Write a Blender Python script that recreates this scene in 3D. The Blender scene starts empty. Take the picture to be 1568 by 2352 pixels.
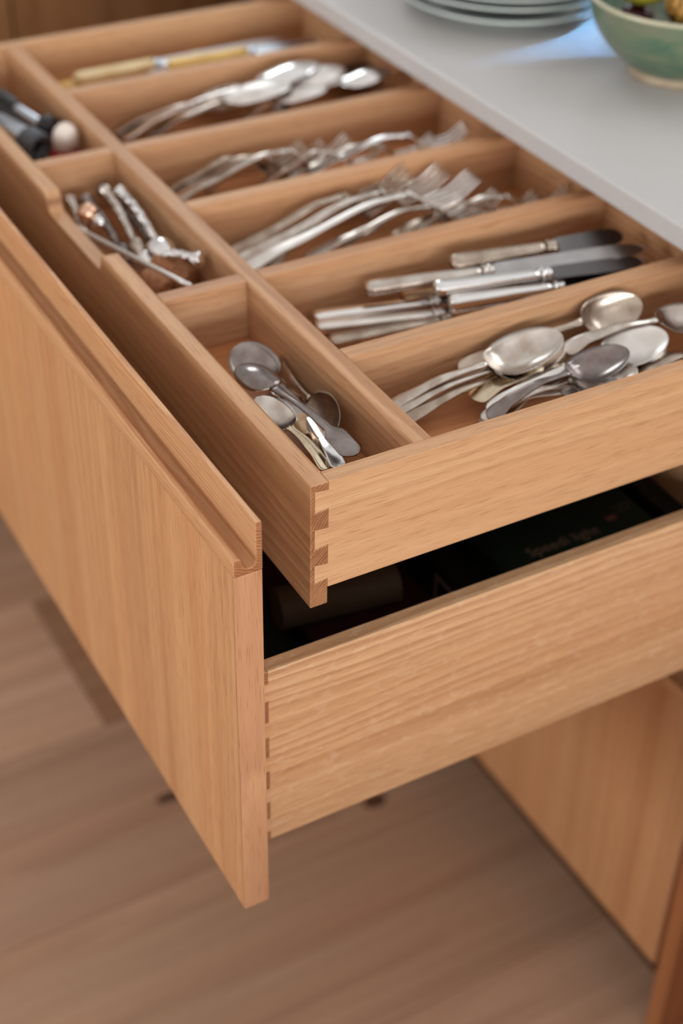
import bpy, bmesh, math, random
from mathutils import Vector, Matrix, Euler
from math import sin, cos, pi, radians, sqrt

random.seed(7)
S = bpy.context.scene
COL = S.collection

# ------------------------------------------------------------------ camera
FPX = 3486.9
cam_d = bpy.data.cameras.new('camera')
cam_d.sensor_fit = 'VERTICAL'
cam_d.sensor_width = 24.0
cam_d.sensor_height = 36.0
cam_d.lens = FPX * 36.0 / 2352.0
cam_d.clip_start = 0.05
cam = bpy.data.objects.new('camera', cam_d)
COL.objects.link(cam)
YAW, PITCH, ROLL = radians(-29.7247), radians(-37.1484), radians(1.1086)
cam.matrix_world = (Matrix.Translation((-0.33259, -0.72909, 0.62157)) @ Matrix.Rotation(YAW, 4, 'Z')
                    @ Matrix.Rotation(pi / 2 + PITCH, 4, 'X') @ Matrix.Rotation(ROLL, 4, 'Z'))
cam_d.dof.use_dof = True
cam_d.dof.focus_distance = 1.10
cam_d.dof.aperture_fstop = 3.0
S.camera = cam

# ------------------------------------------------------------------ world, light, exposure
W = bpy.data.worlds.new('world')
S.world = W
W.use_nodes = True
W.node_tree.nodes['Background'].inputs[0].default_value = (0.75, 0.87, 1.0, 1)
W.node_tree.nodes['Background'].inputs[1].default_value = 0.6
S.view_settings.view_transform = 'Standard'
S.view_settings.look = 'None'
S.view_settings.gamma = 1.0
S.view_settings.use_curve_mapping = False
S.view_settings.exposure = -0.07


def area(name, loc, target, sx, sy, power, color):
    d = bpy.data.lights.new(name, 'AREA')
    d.shape = 'RECTANGLE'
    d.size, d.size_y = sx, sy
    d.energy = power
    d.color = color
    o = bpy.data.objects.new(name, d)
    COL.objects.link(o)
    o.location = loc
    o.rotation_euler = (Vector(target) - Vector(loc)).to_track_quat('-Z', 'Z').to_euler()
    return o


# daylight standing in window openings of the kitchen, plus an added blue lamp
area('daylight_near', (-0.30, -2.46, 0.45), (-0.30, 0, 0.45), 2.8, 0.70, 86, (0.95, 0.98, 1.0))
area('daylight_side', (-2.66, 0.80, 0.40), (0, 0.80, 0.40), 2.0, 1.0, 88, (0.94, 0.98, 1.0))
area('daylight_worktop', (1.56, 0.35, 0.98), (0, 0.35, 0.98), 1.3, 0.9, 13, (0.94, 0.97, 1.0))
area('daylight_far', (0.78, 2.02, 1.02), (0.78, 0, 1.02), 0.6, 0.5, 10, (0.86, 0.95, 1.0))
cl = area('blue_patch_lamp', (1.56, 0.60, 0.43), (0.775, 0.587, 0.034), 0.16, 0.14, 0.52, (0.2, 0.53, 1.0))  # added narrow blue beam that tints the worktop between plates and bowl
cl.data.spread = radians(9)

# ------------------------------------------------------------------ materials
MATS = {}


def new_mat(name):
    m = bpy.data.materials.new(name)
    m.use_nodes = True
    nt = m.node_tree
    return m, nt, nt.nodes, nt.links, nt.nodes['Principled BSDF']


def srgb(r, g, b):
    f = lambda c: (c / 255 / 12.92) if c / 255 <= 0.04045 else ((c / 255 + 0.055) / 1.055) ** 2.4
    return (f(r), f(g), f(b), 1)


def wood(name, axis, pith, freq, light, mid, dark, seed=0.0, ring_amt=1.0, rough=0.5, pore=0.65, flake=0.0, warp_amt=1.0):
    """Oiled solid timber: growth rings about a pith line along AXIS, long streaks, short pores, end grain."""
    m, nt, N, L, B = new_mat(name)

    def math_(op, a, b=None, c=None):
        n = N.new('ShaderNodeMath')
        n.operation = op
        for i, v in enumerate((a, b, c)):
            if v is None:
                continue
            if isinstance(v, (int, float)):
                n.inputs[i].default_value = v
            else:
                L.new(v, n.inputs[i])
        return n.outputs[0]

    def comb(x, y, z):
        n = N.new('ShaderNodeCombineXYZ')
        for i, v in enumerate((x, y, z)):
            if isinstance(v, (int, float)):
                n.inputs[i].default_value = v
            else:
                L.new(v, n.inputs[i])
        return n.outputs[0]

    def noise(vec, detail=2.0, rough_=0.5, dist=0.0):
        n = N.new('ShaderNodeTexNoise')
        L.new(vec, n.inputs['Vector'])
        n.inputs['Scale'].default_value = 1.0
        n.inputs['Detail'].default_value = detail
        n.inputs['Roughness'].default_value = rough_
        n.inputs['Distortion'].default_value = dist
        return n.outputs['Fac']

    def ramp(fac, stops):
        n = N.new('ShaderNodeValToRGB')
        L.new(fac, n.inputs[0])
        e = n.color_ramp.elements
        while len(e) < len(stops):
            e.new(0.5)
        for el, (p, c) in zip(e, stops):
            el.position = p
            el.color = c
        return n.outputs[0]

    def mix(fac, a, b, mode='MIX'):
        n = N.new('ShaderNodeMix')
        n.data_type = 'RGBA'
        n.blend_type = mode
        for i, v in ((0, fac), (6, a), (7, b)):
            if isinstance(v, (int, float)):
                n.inputs[i].default_value = v
            elif isinstance(v, tuple):
                n.inputs[i].default_value = v
            else:
                L.new(v, n.inputs[i])
        return n.outputs[2]

    tc = N.new('ShaderNodeTexCoord')
    sep = N.new('ShaderNodeSeparateXYZ')
    L.new(tc.outputs['Object'], sep.inputs[0])
    xyz = {'X': sep.outputs[0], 'Y': sep.outputs[1], 'Z': sep.outputs[2]}
    g = math_('ADD', xyz[axis], seed * 3.17)
    o = [k for k in 'XYZ' if k != axis]
    a, b = math_('ADD', xyz[o[0]], 0.0), math_('ADD', xyz[o[1]], 0.0)
    w1 = noise(comb(math_('MULTIPLY', g, 2.2), math_('MULTIPLY', a, 14), math_('MULTIPLY', b, 14)), 2)
    w2 = noise(comb(math_('MULTIPLY', g, 9), math_('MULTIPLY', a, 70), math_('MULTIPLY', b, 70)), 2)
    da, db = math_('SUBTRACT', a, pith[0]), math_('SUBTRACT', b, pith[1])
    r = math_('SQRT', math_('ADD', math_('MULTIPLY', da, da), math_('MULTIPLY', db, db)))
    r = math_('ADD', r, math_('MULTIPLY', math_('SUBTRACT', w1, 0.5), 0.03 * warp_amt))
    r = math_('ADD', r, math_('MULTIPLY', math_('SUBTRACT', w2, 0.5), 0.003 * warp_amt))
    # rings of uneven width: stretch the radius with a slow noise of itself
    rr = noise(comb(math_('MULTIPLY', r, 60), seed, 0.0), 1)
    ring = math_('FRACT', math_('MULTIPLY', math_('ADD', r, math_('MULTIPLY', rr, 0.018)), freq))
    ringc = ramp(ring, [(0.0, light), (0.45, mid), (0.86, dark), (1.0, light)])
    streak = noise(comb(math_('MULTIPLY', g, 1.1), math_('MULTIPLY', a, 38), math_('MULTIPLY', b, 38)), 3, 0.6)
    base = ramp(streak, [(0.3, light), (0.5, mid), (0.72, dark)])
    ringmask = noise(comb(math_('MULTIPLY', g, 0.8), math_('MULTIPLY', a, 16), math_('MULTIPLY', b, 16)), 1)
    rm = N.new('ShaderNodeMapRange')
    L.new(ringmask, rm.inputs[0])
    rm.inputs[1].default_value = 0.32
    rm.inputs[2].default_value = 0.66
    rm.inputs[3].default_value = 0.12 * ring_amt
    rm.inputs[4].default_value = 0.75 * ring_amt
    col = mix(rm.outputs[0], base, ringc)
    hue = noise(comb(math_('MULTIPLY', g, 0.9), math_('MULTIPLY', a, 11), math_('MULTIPLY', b, 11)), 2)
    hm = N.new('ShaderNodeMapRange')
    L.new(hue, hm.inputs[0])
    hm.inputs[1].default_value, hm.inputs[2].default_value = 0.42, 0.7
    hm.inputs[3].default_value, hm.inputs[4].default_value = 0.0, 0.35
    col = mix(hm.outputs[0], col, (1.05, 0.86, 0.74, 1), 'MULTIPLY')
    # pores: short dark dashes along the grain
    p = noise(comb(math_('MULTIPLY', g, 42), math_('MULTIPLY', a, 1050), math_('MULTIPLY', b, 1050)), 1)
    pm = N.new('ShaderNodeMapRange')
    L.new(p, pm.inputs[0])
    pm.inputs[1].default_value, pm.inputs[2].default_value = 0.56, 0.74
    pm.inputs[3].default_value, pm.inputs[4].default_value = 0.0, pore
    col = mix(pm.outputs[0], col, (0.62, 0.5, 0.42, 1), 'MULTIPLY')
    if flake:
        f = noise(comb(math_('MULTIPLY', g, 70), math_('MULTIPLY', a, 130), math_('MULTIPLY', b, 130)), 2, 0.5, 0.6)
        fz = noise(comb(math_('MULTIPLY', g, 1.5), math_('MULTIPLY', a, 14), math_('MULTIPLY', b, 14)), 1)
        ff = math_('MULTIPLY', math_('GREATER_THAN', f, 0.60), math_('MULTIPLY', fz, flake))
        col = mix(ff, col, (0.80, 0.62, 0.43, 1))
    # end grain drinks more oil and reads darker
    ge = N.new('ShaderNodeNewGeometry')
    sn = N.new('ShaderNodeSeparateXYZ')
    L.new(ge.outputs['True Normal'], sn.inputs[0])
    en = math_('POWER', math_('ABSOLUTE', sn.outputs['XYZ'.index(axis)]), 6)
    endring = ramp(math_('FRACT', math_('MULTIPLY', r, 420)), [(0.0, (0.95, 0.86, 0.8, 1)), (0.3, (0.66, 0.54, 0.48, 1)), (0.8, (0.52, 0.4, 0.35, 1)), (1.0, (0.95, 0.86, 0.8, 1))])
    ray = noise(comb(math_('MULTIPLY', a, 1500), math_('MULTIPLY', b, 1500), math_('MULTIPLY', g, 100)), 1)
    endc = mix(math_('MULTIPLY', ray, 0.5), endring, (0.5, 0.4, 0.34, 1), 'MULTIPLY')
    col = mix(en, col, mix(1.0, col, endc, 'MULTIPLY'))
    L.new(col, B.inputs['Base Color'])
    B.inputs['Roughness'].default_value = rough
    B.inputs['Specular IOR Level'].default_value = 0.35
    bump = N.new('ShaderNodeBump')
    bump.inputs['Strength'].default_value = 0.25
    bump.inputs['Distance'].default_value = 0.0006
    L.new(math_('SUBTRACT', 1.0, p), bump.inputs['Height'])
    L.new(bump.outputs[0], B.inputs['Normal'])
    MATS[name] = m
    return m


LT, MD, DK = srgb(208, 164, 122), srgb(197, 150, 108), srgb(178, 129, 90)
oak_x = wood('oak_side', 'X', (0.30, -0.50), 105, LT, MD, DK, 1.3, 0.8)
oak_x_low = wood('oak_lower_side', 'X', (0.16, -0.62), 120, srgb(210, 168, 128), srgb(197, 150, 108), srgb(168, 119, 82), 4.1, 1.0, flake=0.22)
oak_div = wood('oak_divider', 'X', (0.42, -0.44), 150, srgb(200, 157, 118), srgb(186, 140, 101), srgb(166, 119, 84), 2.2, 0.8)
oak_y = wood('oak_front', 'Y', (0.17, -0.30), 130, srgb(204, 160, 118), srgb(189, 142, 101), srgb(166, 119, 82), 5.2, 0.9)
oak_ydiv = wood('oak_long_divider', 'Y', (0.02, -0.27), 170, srgb(206, 163, 123), srgb(189, 143, 104), srgb(162, 117, 81), 6.4, 0.9)
oak_panel = wood('oak_panel', 'Z', (-0.50, 0.38), 95, srgb(206, 156, 110), srgb(195, 143, 98), srgb(178, 125, 84), 7.7, 0.8, warp_amt=0.8)
oak_lip = wood('oak_edge_lipping', 'Z', (0.03, -0.05), 220, srgb(206, 156, 116), srgb(190, 138, 100), srgb(160, 108, 76), 13.3, 1.0)
oak_rail = wood('oak_rail', 'Y', (-0.08, -0.16), 300, srgb(212, 167, 124), srgb(196, 145, 101), srgb(172, 120, 80), 8.1, 0.9)
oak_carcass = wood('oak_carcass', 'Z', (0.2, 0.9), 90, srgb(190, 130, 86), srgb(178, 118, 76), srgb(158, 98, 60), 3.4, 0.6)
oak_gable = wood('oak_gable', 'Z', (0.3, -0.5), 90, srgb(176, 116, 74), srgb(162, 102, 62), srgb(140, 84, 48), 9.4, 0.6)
oak_floorlet = wood('oak_drawer_bottom', 'X', (0.3, 0.7), 120, srgb(200, 142, 96), srgb(186, 126, 82), srgb(164, 104, 64), 10.3, 0.7)
oak_far_shaded = wood('oak_far_door_shaded', 'Z', (0.4, 1.1), 70, srgb(166, 124, 84), srgb(154, 112, 74), srgb(138, 97, 62), 11.9, 0.5)  # oak toned down in colour to stand in for shade on the far run
dark_panel = wood('dark_plinth', 'Y', (0.4, -1.2), 80, srgb(96, 62, 38), srgb(84, 54, 32), srgb(66, 42, 24), 2.9, 0.4)


def simple(name, color, rough=0.5, metal=0.0, spec=0.5, var=None, scale=40, bump=0.0, coat=0.0, rvar=0.0, rot=None):
    m, nt, N, L, B = new_mat(name)
    B.inputs['Base Color'].default_value = color
    B.inputs['Roughness'].default_value = rough
    B.inputs['Metallic'].default_value = metal
    B.inputs['Specular IOR Level'].default_value = spec
    if coat:
        B.inputs['Coat Weight'].default_value = coat
        B.inputs['Coat Roughness'].default_value = 0.1
    if var or bump or rvar:
        tc = N.new('ShaderNodeTexCoord')
        n = N.new('ShaderNodeTexNoise')
        n.inputs['Scale'].default_value = scale
        n.inputs['Detail'].default_value = 4
        L.new(tc.outputs['Object'], n.inputs['Vector'])
        if var:
            cr = N.new('ShaderNodeValToRGB')
            cr.color_ramp.elements[0].position, cr.color_ramp.elements[1].position = 0.35, 0.68
            cr.color_ramp.elements[0].color, cr.color_ramp.elements[1].color = color, var
            L.new(n.outputs['Fac'], cr.inputs[0])
            L.new(cr.outputs[0], B.inputs['Base Color'])
        if rvar:
            mr = N.new('ShaderNodeMapRange')
            mr.inputs[3].default_value, mr.inputs[4].default_value = rough - rvar, rough + rvar
            mr.inputs[1].default_value, mr.inputs[2].default_value = 0.3, 0.7
            L.new(n.outputs['Fac'], mr.inputs[0])
            L.new(mr.outputs[0], B.inputs['Roughness'])
        if bump:
            bp = N.new('ShaderNodeBump')
            bp.inputs['Strength'].default_value = bump
            bp.inputs['Distance'].default_value = 0.001
            L.new(n.outputs['Fac'], bp.inputs['Height'])
            L.new(bp.outputs[0], B.inputs['Normal'])
    MATS[name] = m
    return m


worktop_mat = simple('pale_composite_stone', srgb(190, 185, 182), 0.34, spec=0.4, var=srgb(185, 180, 177), scale=300)
silver = simple('silver_plate', (0.68, 0.62, 0.56, 1), 0.24, 1.0, var=(0.46, 0.38, 0.32, 1), scale=55, rvar=0.06)
silver_bright = simple('bright_silver', (0.80, 0.78, 0.77, 1), 0.17, 1.0, var=(0.78, 0.75, 0.72, 1), scale=60, rvar=0.05)
silver_warm = simple('warm_tarnished_silver', (0.54, 0.45, 0.37, 1), 0.28, 1.0, var=(0.34, 0.26, 0.20, 1), scale=60, rvar=0.06)
silver_dark = simple('dark_tarnished_silver', (0.31, 0.27, 0.25, 1), 0.2, 1.0, var=(0.20, 0.155, 0.14, 1), scale=60, rvar=0.06)
silver_gold = simple('yellowed_silver', (0.80, 0.70, 0.52, 1), 0.26, 1.0, var=(0.58, 0.47, 0.33, 1), scale=60, rvar=0.05)
silver_white = simple('frosted_white_silver', (0.82, 0.78, 0.74, 1), 0.40, 1.0, var=(0.70, 0.65, 0.60, 1), scale=50)
steel = simple('knife_steel', (0.50, 0.48, 0.47, 1), 0.24, 1.0, var=(0.34, 0.31, 0.30, 1), scale=25, rvar=0.05)
steel_dark = simple('steel_dark_reflection', (0.16, 0.15, 0.15, 1), 0.3, 1.0)  # the drawer's dark reflections put into the blade colour
bronze = simple('bronzed_metal', (0.55, 0.38, 0.24, 1), 0.3, 1.0, var=(0.36, 0.23, 0.14, 1), scale=70)
copper = simple('copper', (0.72, 0.44, 0.30, 1), 0.28, 1.0)
bone = simple('cream_bone', srgb(236, 212, 164), 0.4, var=srgb(224, 192, 134), scale=35)
bone_yellow = simple('yellowed_bone', srgb(236, 196, 112), 0.4, var=srgb(220, 176, 92), scale=35)
black_plastic = simple('black_plastic', srgb(22, 22, 24), 0.35)
grey_rubber = simple('grey_rubber', srgb(70, 71, 75), 0.55)
blue_steel = simple('blue_grey_metal', (0.55, 0.60, 0.66, 1), 0.28, 1.0)
ivory = simple('ivory_plastic', srgb(222, 208, 196), 0.35, var=srgb(205, 188, 172), scale=60)
red_plastic = simple('red_plastic', srgb(150, 16, 24), 0.35)
cork = simple('cork', srgb(176, 120, 80), 0.8, var=srgb(140, 88, 54), scale=260, bump=0.6)
plate_mat = simple('pale_celadon_glaze', srgb(205, 212, 204), 0.15, spec=0.5, var=srgb(195, 205, 198), scale=14, coat=0.4)
plate_under = simple('dark_teal_glaze', srgb(40, 74, 66), 0.2, spec=0.5, var=srgb(26, 54, 50), scale=20, coat=0.4)
plum_mat = simple('dark_red_skin', srgb(84, 18, 20), 0.3, var=srgb(50, 8, 12), scale=30)
lemon_mat = simple('yellow_green_peel', srgb(196, 176, 44), 0.4, var=srgb(168, 158, 50), scale=20, bump=0.1)
card_green = simple('dark_green_card', srgb(16, 36, 22), 0.5)
card_black = simple('black_card', srgb(14, 15, 15), 0.5)
card_red = simple('dark_red_card', srgb(60, 12, 14), 0.6)
card_white = simple('white_card', srgb(128, 116, 108), 0.6)
print_tan = simple('tan_print', srgb(128, 104, 84), 0.6)
print_pink = simple('pink_print', srgb(130, 76, 66), 0.6)
paper_roll_mat = simple('brown_paper', srgb(92, 70, 46), 0.7)
wall_mat = simple('warm_white_plaster', srgb(196, 194, 192), 0.9, var=srgb(190, 188, 186), scale=6, bump=0.05)
ceil_mat = simple('white_ceiling_paint', srgb(240, 239, 238), 0.9, var=srgb(236, 235, 234), scale=6)
frame_mat = simple('white_window_paint', srgb(236, 234, 230), 0.4, var=srgb(230, 228, 224), scale=12)

# the bowl: sea-green running glaze over a bare clay foot
def bowl_material():
    m, nt, N, L, B = new_mat('sea_green_running_glaze')
    tc = N.new('ShaderNodeTexCoord')
    mp = N.new('ShaderNodeMapping')
    mp.inputs['Scale'].default_value = (16, 16, 38)
    L.new(tc.outputs['Object'], mp.inputs[0])
    n = N.new('ShaderNodeTexNoise')
    n.inputs['Scale'].default_value = 1.0
    n.inputs['Detail'].default_value = 5
    n.inputs['Distortion'].default_value = 1.0
    L.new(mp.outputs[0], n.inputs['Vector'])
    cr = N.new('ShaderNodeValToRGB')
    e = cr.color_ramp.elements
    e.new(0.5)
    for el, (p, c) in zip(e, [(0.32, srgb(62, 96, 78)), (0.5, srgb(96, 112, 86)), (0.68, srgb(114, 116, 92))]):
        el.position, el.color = p, c
    L.new(n.outputs['Fac'], cr.inputs[0])
    L.new(cr.outputs[0], B.inputs['Base Color'])
    B.inputs['Roughness'].default_value = 0.22
    B.inputs['Coat Weight'].default_value = 0.3
    return m


bowl_mat = bowl_material()
clay_mat = simple('bare_clay', srgb(176, 156, 130), 0.6, var=srgb(150, 128, 104), scale=60)
rim_mat = simple('pale_glaze_rim', srgb(196, 186, 160), 0.25, var=srgb(176, 170, 142), scale=40)


def rough_fruit_material():
    m, nt, N, L, B = new_mat('orange_streaked_peel')
    tc = N.new('ShaderNodeTexCoord')
    v = N.new('ShaderNodeTexNoise')
    v.inputs['Scale'].default_value = 70
    v.inputs['Detail'].default_value = 3
    v.inputs['Distortion'].default_value = 2.5
    L.new(tc.outputs['Object'], v.inputs['Vector'])
    cr = N.new('ShaderNodeValToRGB')
    e = cr.color_ramp.elements
    e.new(0.5)
    for el, (p, c) in zip(e, [(0.4, srgb(52, 34, 16)), (0.5, srgb(190, 134, 44)), (0.66, srgb(216, 160, 92))]):
        el.position, el.color = p, c
    L.new(v.outputs['Fac'], cr.inputs[0])
    L.new(cr.outputs[0], B.inputs['Base Color'])
    bp = N.new('ShaderNodeBump')
    bp.inputs['Strength'].default_value = 0.6
    bp.inputs['Distance'].default_value = 0.002
    L.new(v.outputs['Fac'], bp.inputs['Height'])
    L.new(bp.outputs[0], B.inputs['Normal'])
    B.inputs['Roughness'].default_value = 0.55
    return m


orange_mat = rough_fruit_material()


def plank_material(name, tint, seed):
    """pale oak floorboard, object coordinates run along the board"""
    l, d, k = tint
    return wood(name, 'X', (0.2, -0.45), 60, l, d, k, seed, 0.45, rough=0.55, pore=0.3)


FLOOR_T = [
    (srgb(198, 162, 134), srgb(185, 150, 122), srgb(168, 133, 108)),
    (srgb(190, 154, 127), srgb(178, 143, 117), srgb(162, 127, 102)),
    (srgb(166, 128, 99), srgb(153, 115, 87), srgb(139, 102, 76)),
    (srgb(205, 169, 140), srgb(194, 157, 129), srgb(176, 140, 113)),
]
floor_mats = [plank_material('oak_plank_%s' % w, t, s) for w, t, s in zip(('fair', 'plain', 'dark', 'pale'), FLOOR_T, (1.1, 2.7, 3.9, 5.3))]

# ------------------------------------------------------------------ builders
def tag(o, label=None, cat=None, group=None, kind=None):
    if label: o['label'] = label
    if cat: o['category'] = cat
    if group: o['group'] = group
    if kind: o['kind'] = kind
    return o


def empty(name, loc, label, cat, group=None, mat=None):
    o = bpy.data.objects.new(name, None)
    COL.objects.link(o)
    o.empty_display_size = 0.02
    if mat is not None:
        o.matrix_world = mat
    else:
        o.location = loc
    return tag(o, label, cat, group)


def origin_of(p):
    v = Vector((0, 0, 0))
    while p is not None:
        v += p.location
        p = p.parent
    return v


def mesh(name, verts, faces, mat, parent=None, smooth=False, bevel=0.0, local=False, seg=2):
    """one mesh object; VERTS in world space unless LOCAL (then in the parent's frame)"""
    me = bpy.data.meshes.new(name)
    off = Vector((0, 0, 0)) if (local or parent is None) else origin_of(parent)
    me.from_pydata([tuple(Vector(v) - off) for v in verts], [], faces)
    bm = bmesh.new()
    bm.from_mesh(me)
    bmesh.ops.remove_doubles(bm, verts=bm.verts, dist=1e-6)
    bmesh.ops.recalc_face_normals(bm, faces=bm.faces)
    bm.to_mesh(me)
    bm.free()
    if smooth:
        for p in me.polygons:
            p.use_smooth = True
    me.materials.append(mat)
    o = bpy.data.objects.new(name, me)
    COL.objects.link(o)
    if parent is not None:
        o.parent = parent
    if bevel:
        b = o.modifiers.new('edge', 'BEVEL')
        b.width = bevel
        b.segments = seg
        b.limit_method = 'ANGLE'
        b.angle_limit = radians(35)
    return o


def box_vf(x0, x1, y0, y1, z0, z1):
    v = [(x0, y0, z0), (x1, y0, z0), (x1, y1, z0), (x0, y1, z0), (x0, y0, z1), (x1, y0, z1), (x1, y1, z1), (x0, y1, z1)]
    f = [(0, 3, 2, 1), (4, 5, 6, 7), (0, 1, 5, 4), (1, 2, 6, 5), (2, 3, 7, 6), (3, 0, 4, 7)]
    return v, f


def prism_vf(poly, axis, lo, hi):
    """POLY: 2D points in the two other axes (in xyz order), extruded along AXIS"""
    def P(p, t):
        q = list(p)
        q.insert('XYZ'.index(axis), t)
        return tuple(q)
    n = len(poly)
    v = [P(p, lo) for p in poly] + [P(p, hi) for p in poly]
    f = [tuple(range(n - 1, -1, -1)), tuple(range(n, 2 * n))]
    f += [(i, (i + 1) % n, n + (i + 1) % n, n + i) for i in range(n)]
    return v, f


def join_vf(*parts):
    V, F = [], []
    for v, f in parts:
        k = len(V)
        V += list(v)
        F += [tuple(i + k for i in q) for q in f]
    return V, F


def box(name, b, mat, parent=None, bevel=0.0008, **k):
    v, f = box_vf(*b)
    return mesh(name, v, f, mat, parent, bevel=bevel, **k)


def lathe_vf(profile, A, B, n=24, cap=True):
    """PROFILE [(t 0..1 along AB, radius)]"""
    A, B = Vector(A), Vector(B)
    ax = (B - A)
    q = ax.to_track_quat('Z', 'Y').to_matrix()
    V, F = [], []
    for t, r in profile:
        for i in range(n):
            a = 2 * pi * i / n
            V.append(tuple(A + ax * t + q @ Vector((r * cos(a), r * sin(a), 0))))
    m = len(profile)
    for j in range(m - 1):
        for i in range(n):
            F.append((j * n + i, j * n + (i + 1) % n, (j + 1) * n + (i + 1) % n, (j + 1) * n + i))
    if cap:
        F.append(tuple(range(n - 1, -1, -1)))
        F.append(tuple((m - 1) * n + i for i in range(n)))
    return V, F


# ------------------------------------------------------------------ the room
ZF, ZC = -0.93, 1.62
RX0, RX1, RY0, RY1 = -2.6, 1.5, -2.4, 1.96

floor = box('floor', (RX0 - .1, RX1 + .1, RY0 - .1, RY1 + .1, ZF - 0.06, ZF - 0.021), dark_panel, bevel=0)
tag(floor, kind='structure')
PW = 0.3057
k = 0
row = 0
y = 0.7685 - PW * 13
rnd = random.Random(11)
protos = {}
while y < RY1 + 0.05:
    x = RX0 - rnd.uniform(0, 1.6)
    cuts = []
    while x < RX1 + 0.1:
        ln = rnd.choice((1.8, 2.1, 2.4))
        cuts.append((x, x + ln))
        x += ln
    if abs(y - 0.7685) < 0.01:
        cuts = [(-2.45, 0.1425), (0.1425, 2.2)]
    for j, (x0, x1) in enumerate(cuts):
        x0, x1 = max(x0, RX0 - .1), min(x1, RX1 + .1)
        if x1 - x0 < 0.05:
            continue
        mi = rnd.choice((0, 1, 1, 3, 0))
        if abs(y - 0.7685) < 0.01:
            mi = (3, 2)[j]
        v, f = box_vf(0, x1 - x0 - 0.0008, 0, PW - 0.0008, -0.02, 0)
        p = mesh('plank', v, f, floor_mats[mi], bevel=0.0008, seg=1)
        p.parent = floor
        p.location = (x0, y, ZF)
    y += PW

# dark knots that lie in the boards
knot_mat = simple('knot', srgb(66, 42, 26), 0.6, var=srgb(104, 70, 46), scale=120)
for (kx, ky, ra, rb) in ((0.408, 0.462, 0.017, 0.011), (0.168, 0.600, 0.022, 0.009), (0.215, 0.575, 0.011, 0.006)):
    ring = [(kx + ra * cos(2 * pi * i / 20) * (1 + 0.12 * sin(3 * i)), ky + rb * sin(2 * pi * i / 20) * (1 + 0.1 * cos(2 * i)), ZF + 0.0003) for i in range(20)]
    top = [(a, b, ZF - 0.01) for a, b, c in ring]
    ko = mesh('knot', ring + top, [tuple(range(20))] + [(i, (i + 1) % 20, 20 + (i + 1) % 20, 20 + i) for i in range(20)], knot_mat, floor)

tag(box('ceiling', (RX0 - .1, RX1 + .1, RY0 - .1, RY1 + .1, ZC, ZC + .1), ceil_mat, bevel=0), kind='structure')



def wall(name, axis, pos, thick, lo, hi, hole=None, hole2=None):
    """wall standing at POS on AXIS; HOLE (lo, hi, z0, z1) leaves a window opening"""
    rects = [(lo, hi, ZF - .02, ZC)]
    if hole:
        a, b, z0, z1 = hole
        rects = [(lo, a, ZF - .02, ZC), (b, hi, ZF - .02, ZC), (a, b, ZF - .02, z0), (a, b, z1, ZC)]
    if hole2:                                   # added low opening for the blue lamp, under the first one
        c, d, w0, w1 = hole2
        rects = [(lo, a, ZF - .02, ZC), (b, hi, ZF - .02, ZC), (a, b, z1, ZC), (a, c, ZF - .02, z0), (d, b, ZF - .02, z0),
                 (c, d, ZF - .02, w0), (c, d, w1, z0)]
    parts = []
    for a, b, z0, z1 in rects:
        parts.append(box_vf(*((pos, pos + thick, a, b, z0, z1) if axis == 'X' else (a, b, pos, pos + thick, z0, z1))))
    v, f = join_vf(*parts)
    return tag(mesh(name, v, f, wall_mat), kind='structure')


def window(name, axis, pos, a, b, z0, z1, nv):
    t, w = 0.04, 0.05
    parts = []
    def add(p0, p1, q0, q1):
        parts.append(box_vf(*((pos - t / 2, pos + t / 2, p0, p1, q0, q1) if axis == 'X' else (p0, p1, pos - t / 2, pos + t / 2, q0, q1))))
    add(a, b, z0, z0 + w); add(a, b, z1 - w, z1); add(a, a + w, z0 + w, z1 - w); add(b - w, b, z0 + w, z1 - w)
    for i in range(1, nv):
        c = a + (b - a) * i / nv
        add(c - .02, c + .02, z0 + w, z1 - w)
    v, f = join_vf(*parts)
    return tag(mesh(name, v, f, frame_mat), kind='structure')


wall('wall_near', 'Y', RY0 - .1, .1, RX0 - .1, RX1 + .1, (-1.7, 1.1, 0.10, 0.80))
wall('wall_far', 'Y', RY1, .1, RX0 - .1, RX1 + .1, (0.48, 1.08, 0.77, 1.27))
wall('wall_left', 'X', RX0 - .1, .1, RY0, RY1, (-0.2, 1.8, -0.10, 0.90))
wall('wall_right', 'X', RX1, .1, RY0, RY1, (-0.3, 1.0, 0.53, 1.43), (0.50, 0.70, 0.34, 0.52))
window('window_1', 'Y', RY0 - .02, -1.7, 1.1, 0.10, 0.80, 3)
window('window_2', 'X', RX0 - .02, -0.2, 1.8, -0.10, 0.90, 2)
window('window_3', 'X', RX1 + .02, -0.3, 1.0, 0.53, 1.43, 2)
window('window_5', 'Y', RY1 + .02, 0.48, 1.08, 0.77, 1.27, 1)
window('added_lamp_pane', 'X', RX1 + .02, 0.50, 0.70, 0.34, 0.52, 1)  # made-up pane, added to frame the blue lamp

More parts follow.
